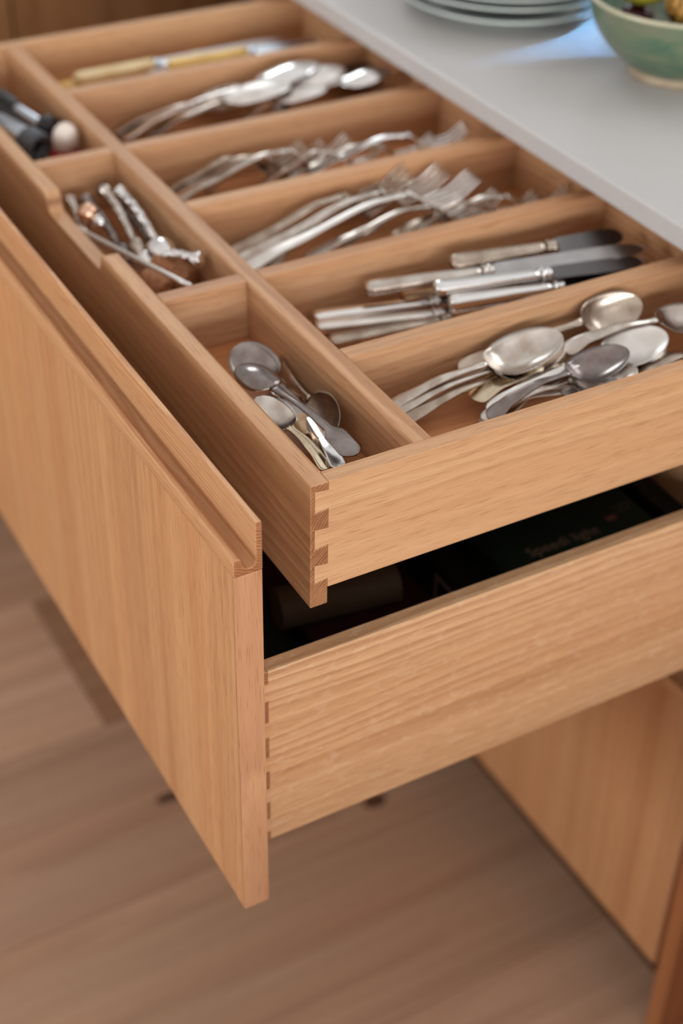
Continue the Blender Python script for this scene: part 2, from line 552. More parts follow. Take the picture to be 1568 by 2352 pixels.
# ------------------------------------------------------------------ base cabinet
XF = 0.508
YN, YE = -0.012, 0.995
cab = empty('base_cabinet', (XF + 0.3, 0.49, ZF), 'oak base cabinet under the pale worktop, its upper drawers pulled out', 'cabinet')
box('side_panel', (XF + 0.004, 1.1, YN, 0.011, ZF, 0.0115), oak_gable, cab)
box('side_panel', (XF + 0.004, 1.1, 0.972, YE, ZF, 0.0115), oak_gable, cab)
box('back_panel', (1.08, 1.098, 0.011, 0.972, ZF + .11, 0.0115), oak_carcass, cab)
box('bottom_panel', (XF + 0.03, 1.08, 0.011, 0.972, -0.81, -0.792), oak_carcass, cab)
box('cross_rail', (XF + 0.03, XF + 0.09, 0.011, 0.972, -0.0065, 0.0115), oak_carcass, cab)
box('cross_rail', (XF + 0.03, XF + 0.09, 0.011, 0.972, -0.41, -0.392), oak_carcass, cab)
box('plinth', (XF + 0.06, XF + 0.078, 0.011, 0.972, ZF, -0.812), dark_panel, cab)


def front_parts(parent, x, y0, y1, ztop, zbot, with_x=0.022):
    """drawer front: upright-grained board under a solid finger-pull rail"""
    box('front_panel', (x, x + with_x, y0 + 0.0031, y1 - 0.0031, zbot, ztop - 0.0420), oak_panel, parent, bevel=0.0003)
    box('edge_lipping', (x, x + with_x, y0, y0 + 0.0030, zbot, ztop - 0.0420), oak_lip, parent, bevel=0.0010)
    box('edge_lipping', (x, x + with_x, y1 - 0.0030, y1, zbot, ztop - 0.0420), oak_lip, parent, bevel=0.0010)
    pr = [(0.0, -0.0418), (0.0, -0.0280), (0.0009, -0.0272), (0.0040, -0.0272), (0.0056, -0.0282)]
    for i in range(7):
        a = pi + pi / 2 * i / 6
        pr.append((0.0112 + 0.0050 * cos(a), -0.0318 + 0.0058 * sin(a)))
    for i in range(1, 6):
        a = 1.5 * pi + pi / 2 * i / 5
        pr.append((0.0122 + 0.0050 * cos(a), -0.0326 + 0.0050 * sin(a)))
    pr += [(0.0172, -0.0010), (0.0180, 0.0), (0.0212, 0.0), (with_x, -0.0008), (with_x, -0.0418)]
    v, f = prism_vf([(x + p, ztop + q) for p, q in pr], 'Y', y0, y1)
    mesh('pull_rail', v, f, oak_rail, parent, bevel=0.0004, seg=1)


low = empty('closed_drawer', (XF, 0.49, -0.8146), 'closed deep drawer in the lower half of the oak base cabinet', 'drawer')
front_parts(low, XF, 0.0135, 0.970, -0.3985, -0.8146)
box('side_panel', (XF + 0.022, 1.0, 0.03, 0.0445, -0.79, -0.50), oak_x_low, low)
box('side_panel', (XF + 0.022, 1.0, 0.94, 0.9545, -0.79, -0.50), oak_x_low, low)
box('bottom_panel', (XF + 0.022, 1.0, 0.0445, 0.94, -0.785, -0.777), oak_floorlet, low)

# ------------------------------------------------------------------ open drawers
DYN, DYF, ST, FT = 0.0245, 0.9470, 0.0135, 0.0144     # outer faces of the box sides, side and front thickness


def comb_x(x0, x1, zlo, zhi, tails, lap):
    """outline (x, z) of a front board's end with sockets for the TAILS [(z0, z1)], open towards +x"""
    pts = [(x0, zlo), (x0, zhi), (x1, zhi)]
    for z0, z1 in sorted(tails, key=lambda t: -t[0]):
        pts += [(x1, z1 - 0.0014), (x0 + lap, z1), (x0 + lap, z0), (x1, z0 + 0.0014)]
    pts += [(x1, zlo)]
    return pts


def dovetail_box(parent, x0, xb, zlo, zhi, side_lo, tails, mats, back, front_outline=None, bottom=None, lap=0.0032):
    x1 = x0 + FT
    xl = x0 + lap + 0.00012
    mf, ms, mb = mats
    # front board with half-blind sockets at both ends
    near = prism_vf(comb_x(x0, x1, zlo, zhi, tails, lap), 'Y', DYN, DYN + ST)
    far = prism_vf(comb_x(x0, x1, zlo, zhi, tails, lap), 'Y', DYF - ST, DYF)
    outline = front_outline or [(DYN + ST, zlo), (DYF - ST, zlo), (DYF - ST, zhi), (DYN + ST, zhi)]
    mid = prism_vf(outline, 'X', x0, x1)
    v, f = join_vf(near, far, mid)
    mesh('front_board', v, f, mf, parent, bevel=0.0007)
    # sides with tails
    for ya, yb in ((DYN, DYN + ST), (DYF - ST, DYF)):
        pts = [(xb, side_lo), (xb, zhi)] + [(x1, zhi)]
        for z0, z1 in sorted(tails, key=lambda t: -t[0]):
            pts += [(x1, z1 - 0.0015), (xl, z1 - 0.0002), (xl, z0 + 0.0002), (x1, z0 + 0.0015)]
        pts += [(x1, side_lo)]
        v, f = prism_vf(pts, 'Y', ya, yb)
        mesh('side_board', v, f, ms, parent, bevel=0.0004)
    box('back_board', (xb - 0.0135, xb, DYN + ST, DYF - ST, side_lo + 0.01, zhi - back), mf, parent)
    z = bottom
    box('bottom_board', (x1, xb - 0.0135, DYN + ST, DYF - ST, z - 0.006, z), mb, parent, bevel=0)


# --- deep drawer (front panel + lower box)
deep = empty('deep_drawer', (0.011, 0.48, -0.3958), 'wide oak drawer pulled out, tall finger-pull front and deep dovetailed box', 'drawer')
front_parts(deep, 0.0, 0.0, 0.968, 0.0, -0.3958)
pins = [(-0.0118, 0), (-0.0528, -0.032), (-0.0911, -0.0709), (-0.127, -0.109), (-0.163, -0.145), (-0.1884, -0.180)]
zt = -0.1651
tails = [(zt + pins[i + 1][1], zt + pins[i][0]) for i in range(5)]
dovetail_box(deep, 0.0221, 0.500, -0.3535, zt, -0.3535, tails, (oak_y, oak_x_low, oak_floorlet), 0.0, bottom=-0.338)

# --- cutlery drawer
XB, ZT, ZB = 0.0726, -0.0052, -0.0605
cut = empty('cutlery_drawer', (0.31, 0.48, -0.1171), 'shallow dovetailed oak cutlery drawer with a grid of dividers, above the deep drawer', 'drawer')


def arc(cy, cz, r, a0, a1, n=7):
    return [(cy + r * cos(radians(a0 + (a1 - a0) * i / n)), cz + r * sin(radians(a0 + (a1 - a0) * i / n))) for i in range(n + 1)]


zs = -0.0235          # bottom of the hand scoop
hh = (ZT - zs) / 2
out = [(DYN + ST, -0.1171), (DYF - ST, -0.1171), (DYF - ST, ZT)]
out += arc(0.5600, ZT - hh, hh, 90, 180)                 # convex shoulder, far side
out += arc(0.5600 - 2 * hh, ZT - hh, hh, 0, -90)[1:]     # hollow foot
out += arc(0.4085 + 2 * hh, ZT - hh, hh, 270, 180)
out += arc(0.4085, ZT - hh, hh, 0, 90)[1:]
out += [(DYN + ST, ZT)]
dovetail_box(cut, XB, 0.560, -0.1171, ZT, -0.1015, [(-0.0302, -0.0112), (-0.0630, -0.0450), (-0.0945, -0.0780)],
             (oak_y, oak_x, oak_floorlet), 0.002, front_outline=out, bottom=ZB)
XD0, XD1 = 0.1650, 0.1802
box('long_divider', (XD0, XD1, DYN + ST, DYF - ST, ZB, ZT), oak_ydiv, cut)
RIGHT = [(0.1632, 0.1786), (0.3128, 0.3280), (0.4622, 0.4775), (0.6105, 0.6258), (0.7710, 0.7864)]
for y0, y1 in RIGHT:
    box('divider', (XD1, 0.5465, y0, y1, ZB, ZT), oak_div, cut)
for y0, y1 in ((0.3128, 0.3280), (0.6105, 0.6258)):
    box('divider', (XB + FT, XD0, y0, y1, ZB, ZT), oak_div, cut)

# ------------------------------------------------------------------ unseen island behind the camera, added to block low light
isl = empty('shading_island', (0.3, -1.5, ZF), 'unseen oak island with pale top opposite the drawers, added to block low light', 'island')
box('body', (-0.85, 1.45, -1.82, -1.2, ZF + 0.1, -0.0385), oak_carcass, isl)
box('plinth', (-0.8, 1.4, -1.77, -1.25, ZF, ZF + 0.1), dark_panel, isl)
box('top', (-0.88, 1.48, -1.85, -1.17, -0.0382, -0.0182), worktop_mat, isl, bevel=0.002)

# ------------------------------------------------------------------ worktop
wt = box('worktop', (XF, 1.5, -0.035, 1.29, 0.0122, 0.0335), worktop_mat, bevel=0.0022, seg=3)
tag(wt, 'smooth pale grey composite worktop slab over the oak base cabinet', 'worktop')

# ------------------------------------------------------------------ base cabinets of the run beyond the drawers
far = empty('corner_cabinet', (-0.3, 1.6, ZF), 'plain oak cabinet doors with upright grain standing beyond the open drawers', 'cabinet')
box('side_panel', (-1.30, -1.28, 1.32, 1.94, ZF, 0.0115), oak_far_shaded, far)
box('side_panel', (1.48, 1.497, 1.32, 1.94, ZF, 0.0115), oak_far_shaded, far)
box('back_panel', (-1.28, 1.48, 1.92, 1.94, ZF + .1, 0.0115), oak_far_shaded, far)
box('plinth', (-1.28, 1.48, 1.37, 1.39, ZF, ZF + 0.10), dark_panel, far)
for i, xa in enumerate((-1.30, -0.77, -0.24, 0.29, 0.82)):
    box('door', (xa + 0.0015, min(xa + 0.53, 1.497) - 0.0015, 1.30, 1.32, ZF + 0.103, 0.006), oak_far_shaded, far, bevel=0.0012)
ws = box('corner_worktop', (-1.30, 1.497, 1.2915, 1.955, 0.0122, 0.0335), worktop_mat, bevel=0.0022)
tag(ws, 'pale grey worktop over the cabinets beyond the open drawers', 'worktop')

# ------------------------------------------------------------------ plates and fruit bowl on the worktop
ZW = 0.0336


def lathe_z(profile, cx, cy, z0, n=72):
    V, F = [], []
    m = len(profile)
    for r, z in profile:
        for i in range(n):
            a = 2 * pi * i / n
            V.append((cx + r * cos(a), cy + r * sin(a), z0 + z))
    for j in range(m - 1):
        for i in range(n):
            F.append((j * n + i, j * n + (i + 1) % n, (j + 1) * n + (i + 1) % n, (j + 1) * n + i))
    return V, F


PX, PY = 0.689, 0.705
levels = [0.0, 0.0150, 0.0250, 0.0345]
plate_labels = ['lowest pale green plate of the stack, resting on the worktop',
                'second plate up in the pale green stack beside the green bowl',
                'third plate up in the pale green stack beside the green bowl',
                'topmost plate of the pale green stack beside the green bowl']
for i, h in enumerate(levels):
    R = (0.1235, 0.1265, 0.1275, 0.128)[i]
    z = ZW + h
    p = empty('dinner_plate', (PX, PY, z), plate_labels[i], 'plate', 'plates stacked on the worktop')
    under = [(0.0, 0.0045), (0.055, 0.0045), (0.060, 0.0), (0.066, 0.0), (0.069, 0.0045), (0.090, 0.0075), (R - 0.006, 0.0175), (R - 0.0015, 0.0192)]
    top = [(R - 0.0015, 0.0192), (R, 0.0203), (R - 0.0008, 0.0218), (R - 0.0035, 0.0218), (0.088, 0.0112), (0.072, 0.0085), (0.0, 0.0080)]
    v, f = lathe_z(under, PX, PY, z)
    mesh('underside', v, f, plate_under if i else plate_mat, p, smooth=True)
    v, f = lathe_z(top, PX, PY, z)
    mesh('rim', v, f, plate_mat, p, smooth=True)

BX, BY = 0.733, 0.450
bowl = empty('fruit_bowl', (BX, BY, ZW), 'hand-thrown sea-green glazed bowl of fruit standing beside the plates', 'bowl')
outer = [(0.046, 0.006), (0.0515, 0.0085), (0.062, 0.0175), (0.076, 0.030), (0.088, 0.046), (0.0955, 0.063), (0.0990, 0.0790)]
inner = [(0.0955, 0.0795), (0.091, 0.062), (0.083, 0.045), (0.070, 0.030), (0.050, 0.018), (0.0, 0.0135)]
v, f = lathe_z(outer, BX, BY, ZW)
mesh('outer_wall', v, f, bowl_mat, bowl, smooth=True)
v, f = lathe_z(inner, BX, BY, ZW)
mesh('inner_wall', v, f, bowl_mat, bowl, smooth=True)
v, f = lathe_z([(0.0990, 0.0790), (0.0992, 0.0812), (0.0978, 0.0826), (0.0962, 0.0818), (0.0955, 0.0795)], BX, BY, ZW)
mesh('rim', v, f, rim_mat, bowl, smooth=True)
v, f = lathe_z([(0.0, 0.003), (0.044, 0.003), (0.0455, 0.0), (0.0500, 0.0), (0.0512, 0.0035), (0.0515, 0.0085)], BX, BY, ZW)
mesh('foot_ring', v, f, clay_mat, bowl, smooth=True)


def blob(name, c, r, mat, parent, stretch=(1, 1, 1), rot=(0, 0, 0), bumps=0.0, n=24, tip=0.0):
    V, F = [], []
    R = Euler(rot).to_matrix()
    rr = random.Random(int(c[0] * 1e5))
    m = n // 2
    for j in range(m + 1):
        th = pi * j / m
        for i in range(n):
            ph = 2 * pi * i / n
            k = 1 + bumps * (rr.random() - 0.5)
            if tip:
                k += tip * abs(cos(th)) ** 8
            p = Vector((sin(th) * cos(ph) * stretch[0], sin(th) * sin(ph) * stretch[1], cos(th) * stretch[2])) * r * k
            V.append(tuple(R @ p + Vector(c)))
    for j in range(m):
        for i in range(n):
            F.append((j * n + i, j * n + (i + 1) % n, (j + 1) * n + (i + 1) % n, (j + 1) * n + i))
    return mesh(name, V, F, mat, parent, smooth=True)


t = empty('lemon', (0.716, 0.502, 0.115), 'yellow-green fruit lying highest in the green bowl', 'fruit', 'fruit in the green bowl')
blob('peel', (0.706, 0.484, 0.122), 0.0245, lemon_mat, t, (1, 1, 1.25), (1.45, 0, 0.9), tip=0.10)
t = empty('rough_fruit', (0.708, 0.418, 0.10), 'orange fruit with rough dark streaks in the green bowl', 'fruit', 'fruit in the green bowl')
blob('peel', (0.724, 0.4305, 0.110), 0.0265, orange_mat, t, (1, 1, 0.92), (0.3, 0.2, 0), bumps=0.06)
t = empty('plum', (0.697, 0.478, 0.08), 'dark red plum low in the green bowl beneath the yellow fruit', 'fruit', 'fruit in the green bowl')
blob('skin', (0.708, 0.494, 0.080), 0.0185, plum_mat, t, (1, 1, 0.95))

# ------------------------------------------------------------------ cutlery
P = {
    's1': ((0.1897, 0.1421, -0.054), (0.3616, 0.1277, -0.014)),
    's1b': ((0.188, 0.1334, -0.055), (0.3667, 0.1307, -0.024)),
    's1c': ((0.1908, 0.1197, -0.056), (0.3703, 0.1358, -0.034)),
    's2': ((0.2832, 0.1588, -0.043), (0.4542, 0.1402, -0.014)),
    's4': ((0.3637, 0.1254, -0.03), (0.5031, 0.1098, -0.02)),
    's5': ((0.2725, 0.0978, -0.046), (0.4497, 0.1004, -0.022)),
    's5b': ((0.2806, 0.0968, -0.05), (0.4486, 0.1001, -0.03)),
    's6': ((0.2619, 0.0825, -0.04), (0.3956, 0.0834, -0.014)),
    's7': ((0.2655, 0.0962, -0.05), (0.4024, 0.0773, -0.03)),
    's8': ((0.2641, 0.0967, -0.054), (0.3844, 0.0734, -0.036)),
    's9': ((0.2697, 0.1174, -0.044), (0.4232, 0.1268, -0.05)),
    's10': ((0.3969, 0.0785, -0.045), (0.5266, 0.0745, -0.035)),
    's11': ((0.3978, 0.1023, -0.05), (0.5174, 0.078, -0.045)),
    'k1': ((0.3526, 0.2825, -0.02), (0.5228, 0.2543, -0.018)),
    'k2': ((0.2707, 0.2933, -0.03), (0.5205, 0.2197, -0.015)),
    'k3': ((0.3173, 0.2535, -0.022), (0.5096, 0.2078, -0.02)),
    'k4': ((0.3234, 0.2387, -0.03), (0.5189, 0.2018, -0.03)),
    'k4b': ((0.3277, 0.2414, -0.042), (0.5269, 0.206, -0.042)),
    'k5': ((0.3042, 0.2868, -0.045), (0.5014, 0.2414, -0.04)),
    'k6': ((0.2221, 0.3018, -0.05), (0.4554, 0.2382, -0.045)),
    'k7': ((0.218, 0.2892, -0.053), (0.4418, 0.2249, -0.052)),
    'k8': ((0.2172, 0.2615, -0.054), (0.4689, 0.2349, -0.054)),
    'f1': ((0.2, 0.4439, -0.055), (0.409, 0.4484, -0.01)),
    'f2': ((0.2008, 0.4236, -0.052), (0.4441, 0.4399, -0.012)),
    'f3': ((0.2012, 0.4086, -0.05), (0.4632, 0.4142, -0.012)),
    'f4': ((0.2335, 0.4157, -0.055), (0.3974, 0.4498, -0.016)),
    'f5': ((0.2695, 0.4041, -0.05), (0.4829, 0.3957, -0.026)),
    'f6': ((0.2976, 0.4044, -0.05), (0.4699, 0.3987, -0.03)),
    'f7': ((0.3651, 0.405, -0.05), (0.5145, 0.374, -0.026)),
    'f8': ((0.3935, 0.4112, -0.05), (0.5426, 0.3573, -0.02)),
    'q1': ((0.2048, 0.6006, -0.053), (0.3583, 0.5714, -0.022)),
    'q2': ((0.2071, 0.5951, -0.055), (0.3788, 0.5671, -0.022)),
    'q3': ((0.2088, 0.5795, -0.054), (0.4038, 0.5612, -0.018)),
    'q4': ((0.2497, 0.5846, -0.055), (0.3611, 0.5864, -0.026)),
    'q5': ((0.3055, 0.567, -0.05), (0.4306, 0.5355, -0.02)),
    'q6': ((0.3237, 0.5635, -0.05), (0.4892, 0.5279, -0.02)),
    'q7': ((0.3523, 0.5602, -0.045), (0.521, 0.5156, -0.01)),
    't1': ((0.2174, 0.7614, -0.053), (0.4124, 0.7062, -0.014)),
    't2': ((0.2217, 0.7348, -0.05), (0.461, 0.7308, -0.006)),
    't3': ((0.2496, 0.7414, -0.054), (0.4862, 0.7166, -0.012)),
    't4': ((0.2636, 0.7501, -0.055), (0.4551, 0.7002, -0.022)),
    't5': ((0.2236, 0.7536, -0.055), (0.3821, 0.7537, -0.03)),
    't6': ((0.3638, 0.7263, -0.05), (0.5316, 0.682, -0.008)),
    't7': ((0.4063, 0.7361, -0.055), (0.5443, 0.7546, -0.03)),
    'c1': ((0.2256, 0.8808, -0.036), (0.4926, 0.8922, -0.036)),
    'c2': ((0.3366, 0.8715, -0.036), (0.5259, 0.8537, -0.03)),
    'c3': ((0.2105, 0.896, -0.05), (0.4742, 0.8797, -0.045)),
    'c4': ((0.3879, 0.9222, -0.052), (0.525, 0.8996, -0.052)),
    'g2': ((0.1379, 0.0743, -0.03), (0.1105, 0.2147, -0.02)),
    'g1': ((0.1379, 0.1562, -0.045), (0.1196, 0.2405, -0.018)),
    'g3': ((0.1209, 0.0877, -0.046), (0.1065, 0.1773, -0.028)),
    'g4': ((0.1257, 0.1032, -0.05), (0.1342, 0.1566, -0.04)),
    'g5': ((0.1609, 0.2502, -0.05), (0.1442, 0.1161, -0.034)),
    'g6': ((0.1279, 0.087, -0.05), (0.1535, 0.2317, -0.052)),
    'g7': ((0.1279, 0.0804, -0.042), (0.1535, 0.2297, -0.056)),
    'h1': ((0.1389, 0.5745, -0.026), (0.1312, 0.4628, -0.044)),
    'h2': ((0.1514, 0.5659, -0.026), (0.1411, 0.4256, -0.03)),
    'h3': ((0.1033, 0.5763, -0.03), (0.097, 0.5187, -0.048)),
    'h4': ((0.1219, 0.5851, -0.036), (0.1226, 0.4747, -0.052)),
    'h5': ((0.1483, 0.6098, -0.04), (0.1502, 0.4369, -0.05)),
    'h6': ((0.1561, 0.3847, -0.018), (0.1234, 0.4653, -0.046)),
    'cop': ((0.1034, 0.5452, -0.024), (0.117, 0.5222, -0.036)),
    'rod': ((0.0883, 0.5024, -0.026), (0.1233, 0.3381, -0.012)),
    'w1': ((0.134, 0.4384, -0.04), (0.1512, 0.4, -0.046)),
    'w2': ((0.112, 0.4171, -0.04), (0.1231, 0.3946, -0.046)),
    'b1': ((0.1235, 0.8835, -0.03), (0.1436, 0.7582, -0.03)),
    'b2': ((0.1149, 0.8598, -0.035), (0.1386, 0.7742, -0.04)),
    'b3': ((0.0969, 0.7688, -0.022), (0.1209, 0.7052, -0.03)),
    'ball': ((0.1468, 0.7002, -0.022), (0.1438, 0.6958, -0.035)),
    'cap': ((0.1497, 0.7551, -0.03), (0.166, 0.755, -0.038)),
}


def frame(a, b, roll=0.0):
    """matrix: x from A to B, z as near up as can be, turned by ROLL degrees about x"""
    A, B = Vector(a), Vector(b)
    x = (B - A).normalized()
    y = Vector((0, 0, 1)).cross(x).normalized()
    z = x.cross(y)
    M = Matrix((x, y, z)).transposed().to_4x4()
    return Matrix.Translation(A) @ M @ Matrix.Rotation(radians(roll), 4, 'X'), (B - A).length


def interp(keys, t):
    for (t0, v0), (t1, v1) in zip(keys, keys[1:]):
        if t <= t1:
            u = (t - t0) / (t1 - t0) if t1 > t0 else 0
            u = u * u * (3 - 2 * u)
            return v0 + (v1 - v0) * u
    return keys[-1][1]


def strip_vf(ts, x_of, w_of, z_of, th_of, dish=None, M=9):
    """closed sheet along x: half width W, mid height Z, thickness TH, DISH(t, v) lowers the top surface"""
    V, F = [], []
    n = len(ts)
    for side in (0, 1):
        for t in ts:
            w = max(w_of(t), 0.0002)
            for i in range(M):
                v = -1 + 2 * i / (M - 1)
                th = th_of(t) * (1 - 0.45 * v * v)
                z = z_of(t) + (dish(t, v) if dish else 0.0)
                V.append((x_of(t), w * v, z + (th / 2 if side == 0 else -th / 2)))
    o = n * M
    for j in range(n - 1):
        for i in range(M - 1):
            a = j * M + i
            F.append((a, a + 1, a + M + 1, a + M))
            F.append((o + a, o + a + M, o + a + M + 1, o + a + 1))
        F.append((j * M, (j + 1) * M, o + (j + 1) * M, o + j * M))
        F.append((j * M + M - 1, o + j * M + M - 1, o + (j + 1) * M + M - 1, (j + 1) * M + M - 1))
    for j in (0, n - 1):
        for i in range(M - 1):
            a = j * M + i
            F.append((a, o + a, o + a + 1, a + 1))
    return V, F


def lin(a, b, n):
    return [a + (b - a) * i / (n - 1) for i in range(n)]


def make_spoon(name, a, b, label, group, mat, roll=0, bl=None, bw=None, hw=0.019, depth=None, style='fiddle', cat='spoon', hmat=None, arch=0.010, ridged=False):
    Mx, L = frame(a, b, roll)
    bl = bl or L * 0.34
    bw = bw or bl * 0.62
    depth = depth or bl * 0.15
    tb = 1 - bl / L
    root = empty(name, None, label, cat, group, mat=Mx)

    def z_of(t):
        return interp([(0, 0.0), (0.18, arch * 0.75), (tb * 0.6, arch), (tb - 0.02, arch * 0.55), (min(tb + 0.1, 0.95), 0.0), (1, 0.0)], t)

    def wh(t):
        u = t / tb
        if style == 'fiddle':
            w = interp([(0, hw * 0.44), (0.10, hw * 0.5), (0.24, hw * 0.36), (0.5, 0.0042), (0.9, 0.0026), (1, 0.0036)], u)
        elif style == 'flare':
            w = interp([(0, hw * 0.40), (0.06, hw * 0.5), (0.25, hw * 0.47), (0.33, 0.0040), (0.8, 0.0026), (1, 0.004)], u)
        else:
            w = interp([(0, hw * 0.5), (0.4, hw * 0.36), (0.9, 0.0026), (1, 0.0036)], u)
        e = u * tb * L
        rnd_ = hw * 0.34
        if e < rnd_:
            w *= sqrt(max(0.02, 1 - (1 - e / rnd_) ** 2))
        return w

    def wb(t):
        u = min(max((t - tb) / (1 - tb), 0), 1) ** 0.86
        return max(bw / 2 * max(0.0, 1 - abs(2 * u - 1) ** 2.15) ** 0.5, 0.0030 if u < 0.3 else 0.0006)

    def dish(t, v):
        u = min(max((t - tb) / (1 - tb), 0), 1)
        s = max(0.0, sin(pi * u ** 0.85)) ** 0.75
        return -depth * s * (1 - v * v) ** 0.85

    hd = (lambda t, v: (0.0007 if abs(v) < 0.3 else -0.0004 if abs(v) < 0.65 else 0.0006)) if ridged else None
    ts = sorted(set([0, 0.004, 0.01, 0.02, 0.035] + lin(0.05, tb, 26)))
    v, f = strip_vf(ts, lambda t: t * L, wh, z_of, lambda t: interp([(0, 0.0016), (0.5, 0.0024), (1, 0.0032)], t / tb), hd)
    mesh('handle', v, f, hmat or mat, root, smooth=True, local=True)
    us = [0, .02, .05, .1, .16, .22, .3, .38, .46, .54, .62, .7, .78, .85, .9, .94, .97, .985, .995, 1]
    v, f = strip_vf([tb + (1 - tb) * u for u in us], lambda t: t * L, wb, z_of, lambda t: 0.0013, dish, M=15)
    mesh('bowl', v, f, mat, root, smooth=True, local=True)
    return root


def make_fork(name, a, b, label, group, mat, roll=0, hl=None, hw=0.019, head_w=0.023, dip=0.021):
    Mx, L = frame(a, b, roll)
    hl = hl or L * 0.40
    tb = 1 - hl / L
    tr = tb + (1 - tb) * 0.34      # where the tines start
    root = empty(name, None, label, 'fork', group, mat=Mx)

    def z_of(t):
        return interp([(0, 0.0), (0.2, 0.006), (tb * 0.78, 0.015), (tb, 0.010), (tr, 0.009 - dip), (tr + (1 - tr) * 0.45, 0.007 - dip * 0.9), (1, 0.0)], t)

    def wh(t):
        u = t / tb
        w = interp([(0, hw * 0.44), (0.10, hw * 0.5), (0.26, hw * 0.34), (0.55, 0.0042), (0.9, 0.0028), (1, 0.0034)], u)
        e = t * L
        if e < hw * 0.34:
            w *= sqrt(max(0.02, 1 - (1 - e / (hw * 0.34)) ** 2))
        return w

    ts = sorted(set([0, 0.004, 0.01, 0.02, 0.035] + lin(0.05, tb, 22)))
    v, f = strip_vf(ts, lambda t: t * L, wh, z_of, lambda t: interp([(0, 0.0016), (0.5, 0.0024), (1, 0.0032)], t / tb), M=7)
    mesh('handle', v, f, mat, root, smooth=True, local=True)
    wp = lambda t: interp([(tb, 0.0034), (tb + (tr - tb) * 0.75, head_w * 0.5), (tr, head_w * 0.5)], t)
    v, f = strip_vf(lin(tb, tr, 10), lambda t: t * L, wp, z_of, lambda t: 0.0021, M=7)
    head = mesh('head', v, f, mat, root, smooth=True, local=True)
    tw = head_w / 4 * 0.64
    for i in range(4):
        yc = (i - 1.5) * (head_w - tw) / 3
        tn = lin(tr - 0.004, 1.0, 11)
        v, f = strip_vf(tn, lambda t: t * L, lambda t: tw / 2 * interp([(tr - 0.01, 1.0), (tr + (1 - tr) * 0.8, 0.8), (1, 0.28)], t), z_of,
                        lambda t: interp([(tr - 0.01, 0.0024), (1, 0.0016)], t), M=4)
        mesh('tine', [(p[0], p[1] + yc, p[2]) for p in v], f, mat, head, smooth=True, local=True)
    return root


def make_knife(name, a, b, label, group, hmat, bmat, roll=0, hlen=0.092, hw=0.017, ht=0.010, blade_w=0.019, style='silver', fmat=None):
    Mx, L = frame(a, b, roll)
    root = empty(name, None, label, 'knife', group, mat=Mx)
    hlen = min(hlen, L * 0.55)

    def ell(ts, w, t_, n=18, e=2.6):
        V, F = [], []
        for s in ts:
            for i in range(n):
                c, d = cos(2 * pi * i / n), sin(2 * pi * i / n)
                V.append((s, w(s) * math.copysign(abs(c) ** (2 / e), c), t_(s) * math.copysign(abs(d) ** (2 / e), d)))
        m = len(ts)
        for j in range(m - 1):
            for i in range(n):
                F.append((j * n + i, j * n + (i + 1) % n, (j + 1) * n + (i + 1) % n, (j + 1) * n + i))
        F.append(tuple(range(n - 1, -1, -1)))
        F.append(tuple((m - 1) * n + i for i in range(n)))
        return V, F

    sc = lambda s: s / hlen
    if style == 'bone':
        w = lambda s: hw / 2 * interp([(0, 0.55), (0.03, 0.9), (0.10, 1.0), (0.6, 0.95), (1, 0.86)], sc(s))
        th = lambda s: ht / 2 * interp([(0, 0.55), (0.03, 0.9), (0.10, 1.0), (1, 0.9)], sc(s))
    else:
        w = lambda s: hw / 2 * interp([(0, 0.40), (0.012, 0.74), (0.03, 0.92), (0.07, 1.0), (0.35, 0.90), (0.8, 0.72), (1, 0.66)], sc(s))
        th = lambda s: ht / 2 * interp([(0, 0.40), (0.012, 0.72), (0.03, 0.9), (0.07, 1.0), (0.4, 0.85), (1, 0.66)], sc(s))
    ts = [hlen * q for q in (0, .006, .012, .02, .03, .05, .07, .1, .16, .24, .34, .46, .58, .7, .82, .92, 1)]
    v, f = ell(ts, w, th)
    mesh('handle', v, f, hmat, root, smooth=True, local=True)
    # collar between handle and blade
    c0, c1 = hlen, hlen + 0.011
    prof = [(0, 1.18), (0.12, 1.25), (0.25, 1.0), (0.4, 0.92), (0.55, 1.14), (0.72, 1.1), (1, 0.6)]
    cw = hw * 0.34 if style != 'bone' else hw * 0.40
    v, f = ell([c0 + (c1 - c0) * q for q, _ in prof], lambda s: cw * interp(prof, (s - c0) / (c1 - c0)), lambda s: ht * 0.36 * interp(prof, (s - c0) / (c1 - c0)))
    mesh('collar', v, f, fmat or hmat, root, smooth=True, local=True)
    # blade: wedge section, round tip
    V, F = [], []
    bx = lin(0, 1, 24)
    bl0, bl1 = c1 - 0.002, L
    for u in bx:
        x = bl0 + (bl1 - bl0) * u
        back = blade_w * interp([(0, 0.26), (0.06, 0.42), (0.7, 0.46), (0.88, 0.42), (0.97, 0.22), (1, -0.05)], u)
        edge = -blade_w * interp([(0, 0.26), (0.07, 0.48), (0.5, 0.52), (0.85, 0.50), (0.96, 0.34), (1, 0.07)], u)
        k_ = interp([(0, 0.0016), (0.1, 0.0012), (1, 0.0006)], u)
        V += [(x, back, k_), (x, edge, 0.00015), (x, edge, -0.00015), (x, back, -k_)]
    for j in range(len(bx) - 1):
        for i in range(4):
            F.append((j * 4 + i, j * 4 + (i + 1) % 4, (j + 1) * 4 + (i + 1) % 4, (j + 1) * 4 + i))
    F.append((3, 2, 1, 0))
    F.append(tuple((len(bx) - 1) * 4 + i for i in range(4)))
    mesh('blade', V, F, bmat, root, local=True)
    return root


